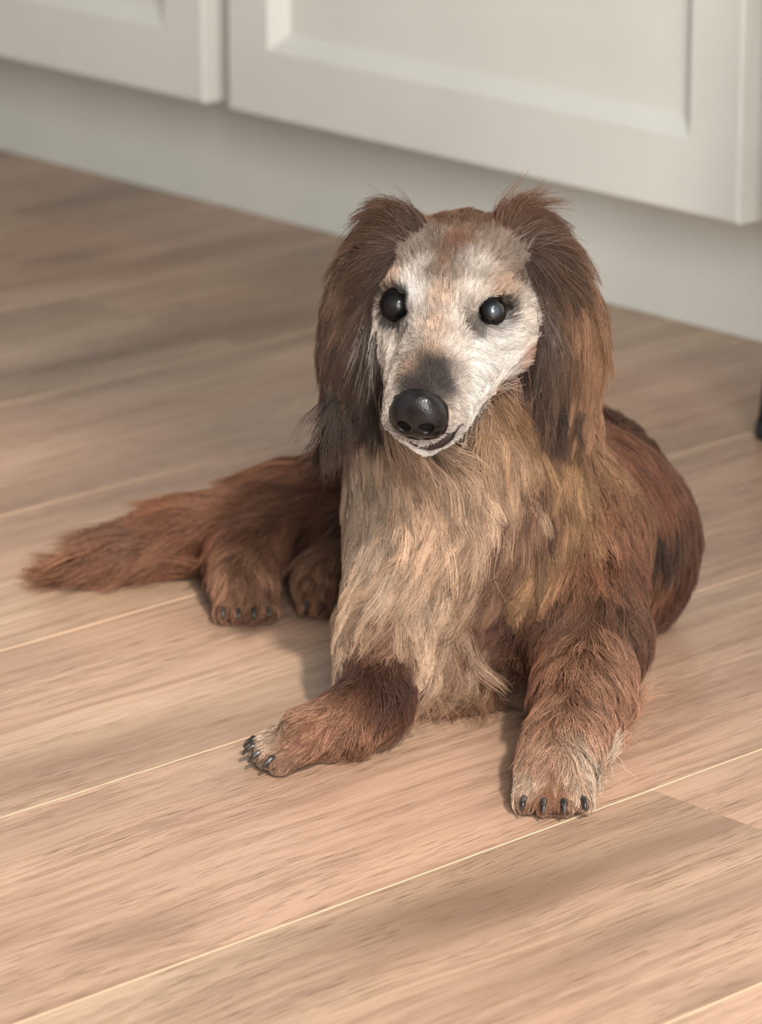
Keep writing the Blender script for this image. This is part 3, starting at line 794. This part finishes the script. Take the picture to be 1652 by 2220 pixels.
def fur(name, sel, count, segs, rad, clump_mm, clump_str, label=None, stick=0.25, wave_f=2.0, len_mul=1.0, jitter=0.25, fly=0.03, thick_mul=1.0, seed=1, root_mul=0.7, tone_var=0.25, strand_var=0.22):
    rng = np.random.default_rng(seed)
    w = TRI_A * TRI_SEEN * sel
    w = w / w.sum()
    t = rng.choice(len(TRI), count, p=w)
    r1, r2 = np.sqrt(rng.random(count)), rng.random(count)
    B = np.stack([1 - r1, r1 * (1 - r2), r1 * r2], 1)
    P = (BV[TRI[t]] * B[..., None]).sum(1)
    AT = (ATTR[TRI[t]] * B[..., None]).sum(1)
    ok = AT[:, 15] < 0.4
    P, AT = P[ok], AT[ok]
    n_ = len(P)
    _, Nn = sdf_at(P)
    flow = unit(AT[:, 0:3])
    L = AT[:, 3] * 0.001 * len_mul * (0.65 + 0.5 * rng.random(n_))
    lift, thick, curl, grav = AT[:, 4], AT[:, 5] * 0.001 * thick_mul, AT[:, 6], AT[:, 13]
    # clump leaders
    nl = max(8, int(n_ / max(1.0, n_ * 0 + 1)))
    area = (TRI_A * sel).sum()
    nl = int(np.clip(area / (clump_mm * 0.001) ** 2, 10, n_ // 3))
    lead = rng.choice(n_, nl, replace=False)
    kd = KDTree(nl)
    for i, k in enumerate(lead):
        kd.insert(P[k], i)
    kd.balance()
    own = np.array([kd.find(p)[1] for p in P.tolist()])
    lrand = rng.random((nl, 4))
    lj = rng.normal(0, 1, (nl, 3))
    Q = P[lead]
    def swirl(Q, f, ph):
        x, y, z = (Q * f).T
        return np.stack([np.sin(y * 1.3 + 2.1 * np.sin(z * .7 + ph)) + np.sin(z * 1.7 + x + ph), np.sin(z * 1.1 + 1.7 * np.sin(x * .8 + ph)), np.sin(x * 1.2 + 1.9 * np.sin(y * .9 + ph)) * .7], 1)
    sw = swirl(Q, 170.0, 0.7) * 0.6 + swirl(Q, 330.0, 2.9) * 0.4
    tone = 1.0 + tone_var * np.clip(swirl(Q, 240.0, 5.1)[:, 0] * 0.5, -1, 1)
    flow = unit(flow + sw[own] * jitter * 1.1 + lj[own] * jitter * 0.35 + rng.normal(0, jitter * 0.25, (n_, 3)))
    L = L * (0.8 + 0.4 * lrand[own, 0])
    flow = flow - Nn * (flow * Nn).sum(1, keepdims=True) * 0.8
    flow = unit(flow)
    h_i = thick * (0.10 + 0.9 * (rng.random(n_) * 0.5 + lrand[own, 1] * 0.5))
    Pts = np.zeros((n_, segs + 1, 3))
    Pts[:, 0] = P - Nn * 0.0005
    d = unit(Nn * lift[:, None] * 1.4 + flow * (1 - lift[:, None]))
    cur = Pts[:, 0].copy()
    for k in range(1, segs + 1):
        tt = k / segs
        dist, gN = sdf_at(cur)
        fl = flow - gN * ((flow * gN).sum(1) * np.where(dist < thick * 1.5, 0.8, 0.0))[:, None]
        d = unit(d * 0.72 + fl * 0.34 + np.array([0, 0, -1]) * (grav * 0.30 * tt)[:, None])
        cur = cur + d * (L / segs)[:, None]
        dist, gN = sdf_at(cur)
        tgt = h_i * min(1.0, 2.2 * tt)
        push = np.maximum(tgt * 0.6 - dist, 0)
        pull = np.clip(dist - tgt, 0, 0.004) * stick * (1 - np.clip(grav, 0, 1) * 0.7)
        cur = cur + gN * (push - pull)[:, None]
        cur[:, 2] = np.maximum(cur[:, 2], 0.0006 + 0.0015 * rng.random(n_))
        Pts[:, k] = cur
    # waves, shared by a clump
    T = np.linspace(0, 1, segs + 1)
    tang = unit(Pts[:, -1] - Pts[:, 0])
    side = unit(np.cross(tang, Nn))
    ph = lrand[own, 2] * 6.283
    fr = wave_f * (0.7 + 0.6 * lrand[own, 3])
    amp = curl * L * 0.15
    wv = np.sin(6.283 * fr[:, None] * T[None] + ph[:, None]) * (T[None] ** 0.8) * amp[:, None]
    Pts += side[:, None, :] * wv[..., None]
    wn = np.cos(6.283 * fr[:, None] * T[None] + ph[:, None]) * (T[None] ** 0.8) * amp[:, None] * 0.5
    Pts += Nn[:, None, :] * wn[..., None]
    # gather into locks
    LP = Pts[lead][own]
    cs = clump_str * (0.6 + 0.4 * rng.random(n_))
    cs[rng.random(n_) < fly] *= 0.1
    k = (T[None] ** 0.9) * cs[:, None]
    spread = (Pts[:, :1] - LP[:, :1]) * 0.22
    Pts = Pts * (1 - k[..., None]) + (LP + spread) * k[..., None]
    Pts += rng.normal(0, 0.00022, Pts.shape) * T[None, :, None]
    Pts[..., 2] = np.maximum(Pts[..., 2], 0.0005)
    Pts[lead][:, :] = Pts[lead]
    # colour
    c0, c1 = AT[:, 7:10] * root_mul, AT[:, 10:13]  # roots darkened to imitate the shade deep between locks
    v = (0.80 + 0.40 * lrand[own, 1]) * (1 - strand_var + 2 * strand_var * rng.random(n_)) * tone[own]
    mixt = np.clip(T[None] * 1.15 + (rng.random(n_)[:, None] - 0.5) * 0.3, 0, 1)
    C = (c0[:, None] * (1 - mixt[..., None]) + c1[:, None] * mixt[..., None]) * v[:, None, None]
    if name == 'face_fur':       # dark hair rims the eyes
        for e_ in (EYE_R, EYE_L):
            q = np.clip((0.0099 - eye_metric(P, e_)) / 0.0014, 0, 1)[:, None, None]
            C = C * (1 - q) + C * 0.10 * q
    C = np.clip(C, 0.004, 0.93)
    R = rad * (1 - 0.75 * T ** 1.5)[None] * (0.75 + 0.5 * rng.random(n_))[:, None]
    hc = bpy.data.hair_curves.new(name)
    hc.add_curves([segs + 1] * n_)
    hc.attributes['position'].data.foreach_set('vector', Pts.astype(np.float32).ravel())
    ra = hc.attributes.get('radius') or hc.attributes.new('radius', 'FLOAT', 'POINT')
    ra.data.foreach_set('value', R.astype(np.float32).ravel())
    C4 = np.ones((n_, segs + 1, 4), np.float32); C4[..., :3] = C
    fa = hc.attributes.new('fur_color', 'FLOAT_COLOR', 'POINT')
    fa.data.foreach_set('color', C4.ravel())
    o = new_obj(name, hc, None, dog)
    hc.materials.append(M_fur)
    o['kind'] = 'stuff'
    if label: o['label'] = label
    return o

rid = {r: i for i, r in enumerate(regs)}
is_r = lambda r: (TRI_REG == rid[r]).astype(float)
BODY = is_r('body')
AT_T = ATTR[TRI].mean(1)
LONG = BODY * (AT_T[:, 3] > 30)
MED = BODY * (AT_T[:, 3] <= 30)
fur('face_fur', is_r('face'), 80000, 5, .00013, 2.2, .35, 'short white and cream hair on the face', .3, 1.0, seed=2, jitter=.18, root_mul=.62, tone_var=.16, len_mul=1.25)
fur('ear_fur', is_r('ear_left'), 17000, 14, .00015, 3.5, .75, 'long dark brown hair hanging from the ear', .08, 1.6, seed=3, jitter=.13)
fur('ear_fur', is_r('ear_right'), 19000, 14, .00015, 3.5, .75, 'long golden brown hair hanging from the ear', .08, 1.4, seed=4, jitter=.11)
fur('chest_fur', LONG, 65000, 14, .00016, 5.5, .80, 'long wavy tan hair on the chest', .15, 1.3, seed=5, jitter=.26, root_mul=.45, len_mul=1.2, tone_var=.36, strand_var=.36)
fur('body_fur', MED, 105000, 10, .00016, 5.0, .72, 'reddish brown hair on back and legs', .25, 1.2, seed=6, jitter=.3, root_mul=.5, len_mul=1.2, fly=.08, strand_var=.32)
fur('tail_fur', is_r('tail'), 12000, 10, .0002, 6.0, .7, 'feathered brown hair of the tail', .1, 1.2, seed=8, jitter=.3, len_mul=1.15, root_mul=.6)

# ---- nose, eyes, lips, claws
def sdf_part(name, prims, lo, hi, h, mat, parent):
    F = field(prims, np.asarray(lo), np.asarray(hi), h, far=0.02)
    V, Q = surface_nets(F, np.asarray(lo), h)
    return new_obj(name, mesh_from(V, Q, name, True), mat, parent)

M_nose, nt, b = new_mat('nose_leather')
tc = N(nt, 'ShaderNodeTexCoord')
vo = N(nt, 'ShaderNodeTexVoronoi'); vo.inputs['Scale'].default_value = 900
nt.links.new(tc.outputs['Object'], vo.inputs['Vector'])
nz = N(nt, 'ShaderNodeTexNoise'); nz.inputs['Scale'].default_value = 120
nt.links.new(tc.outputs['Object'], nz.inputs['Vector'])
nt.links.new(ramp(nt, nz.outputs[0], [(0.35, lin((20, 17, 18))), (0.7, lin((40, 35, 36)))]), b.inputs['Base Color'])
b.inputs['Roughness'].default_value = 0.28
b.inputs['Specular IOR Level'].default_value = 0.28
bu = N(nt, 'ShaderNodeBump'); bu.inputs['Strength'].default_value = 0.25; bu.inputs['Distance'].default_value = 0.0004
nt.links.new(vo.outputs['Distance'], bu.inputs['Height']); nt.links.new(bu.outputs[0], b.inputs['Normal'])

nose_pr = [(el(hd(0, -16, 65), (.0126, .0112, .0092), HR), .005, False),
           (el(hd(6.4, -22, 65), (.0082, .0105, .0088), HR), .006, False),
           (el(hd(-6.4, -22, 65), (.0082, .0105, .0088), HR), .006, False),
           (rc(hd(0, -20, 69), hd(0, -31, 65), .0050, .0035), .005, False),
           (el(hd(6.0, -21.5, 73.5), (.0034, .0031, .0070), HR), .002, True),
           (el(hd(-6.0, -21.5, 73.5), (.0034, .0031, .0070), HR), .002, True),
           (rc(hd(8.5, -22, 76), hd(15, -23, 70), .0013, .0010), .0015, True),
           (rc(hd(-8.5, -22, 76), hd(-15, -23, 70), .0013, .0010), .0015, True),
           (rc(hd(0, -19, 80), hd(0, -31, 73), .0007, .0007), .001, True)]
c_ = hd(0, -20, 67)
sdf_part('nose', nose_pr, c_ - .028, c_ + .028, .0006, M_nose, dog)['label'] = 'black leathery nose'

M_lip = paint('lip_skin', (44, 36, 38), 0.4, 0.5)
lip = new_obj('lip', tube_mesh('lip', [p - d * 0.0004 for p, d in LIP], [.0012, .0022, .0030, .0032, .0028, .0016, .0006], 10), M_lip, dog)
lip['label'] = 'dark lower lip'

M_claw, nt, b = new_mat('claw_horn')
tc = N(nt, 'ShaderNodeTexCoord'); nz = N(nt, 'ShaderNodeTexNoise'); nz.inputs['Scale'].default_value = 300
nt.links.new(tc.outputs['Object'], nz.inputs['Vector'])
nt.links.new(ramp(nt, nz.outputs[0], [(0.35, lin((30, 27, 26))), (0.75, lin((92, 84, 78)))]), b.inputs['Base Color'])
b.inputs['Roughness'].default_value = 0.28
for bpos, dv, r in TOES:
    cs_ = 0.66 if bpos[1] > 2.1 else 0.74
    dv = dv / np.linalg.norm(dv)
    p0 = bpos + dv * r * 0.55 + np.array([0, 0, r * .45])
    pts = [p0 - dv * .002, p0 + (dv * .0040 + [0, 0, .0004]) * cs_, p0 + (dv * .0080 - [0, 0, .0020]) * cs_, p0 + (dv * .0108 - [0, 0, .0056]) * cs_]
    pts = [np.array([p[0], p[1], max(p[2], .0012)]) for p in pts]
    new_obj('claw', tube_mesh('claw', pts, [.0025 * cs_, .0024 * cs_, .0018 * cs_, .0006], 8), M_claw, dog)

def eye_material(name, core, rim, rough):
    m, nt, b = new_mat(name)
    tc = N(nt, 'ShaderNodeTexCoord')
    vm = N(nt, 'ShaderNodeVectorMath', operation='DISTANCE')
    nt.links.new(tc.outputs['Object'], vm.inputs[0])
    vm.inputs[1].default_value = (0, 0, 1)
    nt.links.new(ramp(nt, vm.outputs['Value'], [(0.0, lin(core)), (0.28, lin(core) * .6), (0.50, lin(rim)), (0.66, lin((12, 10, 10)))]), b.inputs['Base Color'])
    b.inputs['Roughness'].default_value = rough
    b.inputs['Specular IOR Level'].default_value = 0.5 if rough < 0.1 else 0.25
    return m
M_rim = paint('eyelid_skin', (20, 17, 17), 0.55, 0.2)
def make_eye(c, look, core, rim, almond, lab, rough=0.06):
    look = look / np.linalg.norm(look)
    bm = bmesh.new()
    bmesh.ops.create_uvsphere(bm, u_segments=36, v_segments=24, radius=1.0)
    me = bpy.data.meshes.new('eye'); bm.to_mesh(me); bm.free()
    me.polygons.foreach_set('use_smooth', [True] * len(me.polygons))
    o = new_obj('eye', me, eye_material('eye_' + lab.split()[0], core, rim, rough), dog)
    o['label'] = lab
    q = Vector(look).to_track_quat('Z', 'Y')
    o.matrix_world = Matrix.Translation(Vector(c)) @ q.to_matrix().to_4x4() @ Matrix.Scale(0.0079, 4)
    # black lids: a shell round the ball with an almond opening
    Rm = np.array(q.to_matrix())
    V, F = [], []
    ns, rows = 40, 4
    for k in range(rows):
        for i in range(ns):
            th = 2 * math.pi * i / ns
            cx, cy = math.cos(th), math.sin(th)
            x = almond[0] * cx
            y = almond[1] * cy * (1 - 0.35 * abs(cx) ** 2)
            f = k / (rows - 1)
            ox, oy = 0.0102 * cx, 0.0084 * cy
            x, y = x * (1 - f) + ox * f, y * (1 - f) + oy * f
            rr = math.hypot(x, y)
            R0 = 0.0080 if k == 0 else (0.0083 if k < 3 else 0.0081)
            z = math.sqrt(max(0.0, R0 ** 2 - min(rr, R0) ** 2)) if rr < R0 else -(rr - R0) * 1.5
            v = np.array([x * math.cos(almond[2]) - y * math.sin(almond[2]), x * math.sin(almond[2]) + y * math.cos(almond[2]), z])
            V.append(c + Rm @ v)
    for k in range(rows - 1):
        for i in range(ns):
            F.append((k * ns + i, k * ns + (i + 1) % ns, (k + 1) * ns + (i + 1) % ns, (k + 1) * ns + i))
    lid = new_obj('eyelid', mesh_from(V, F, 'eyelid', True), M_rim, o)
    lid.matrix_parent_inverse = o.matrix_world.inverted()
toc = ORG - HE
toc = toc / np.linalg.norm(toc)
make_eye(EYE_R, toc + HS * .25 + HU * .05, (76, 83, 92), (26, 26, 30), (.0086, .0060, .12), 'clouded blue-grey eye with a bright glint')
make_eye(EYE_L, toc - HS * .20 + HU * .05, (38, 38, 35), (22, 21, 20), (.0078, .0070, -.5), 'dull dark olive eye', 0.22)
print('dog verts', NV)
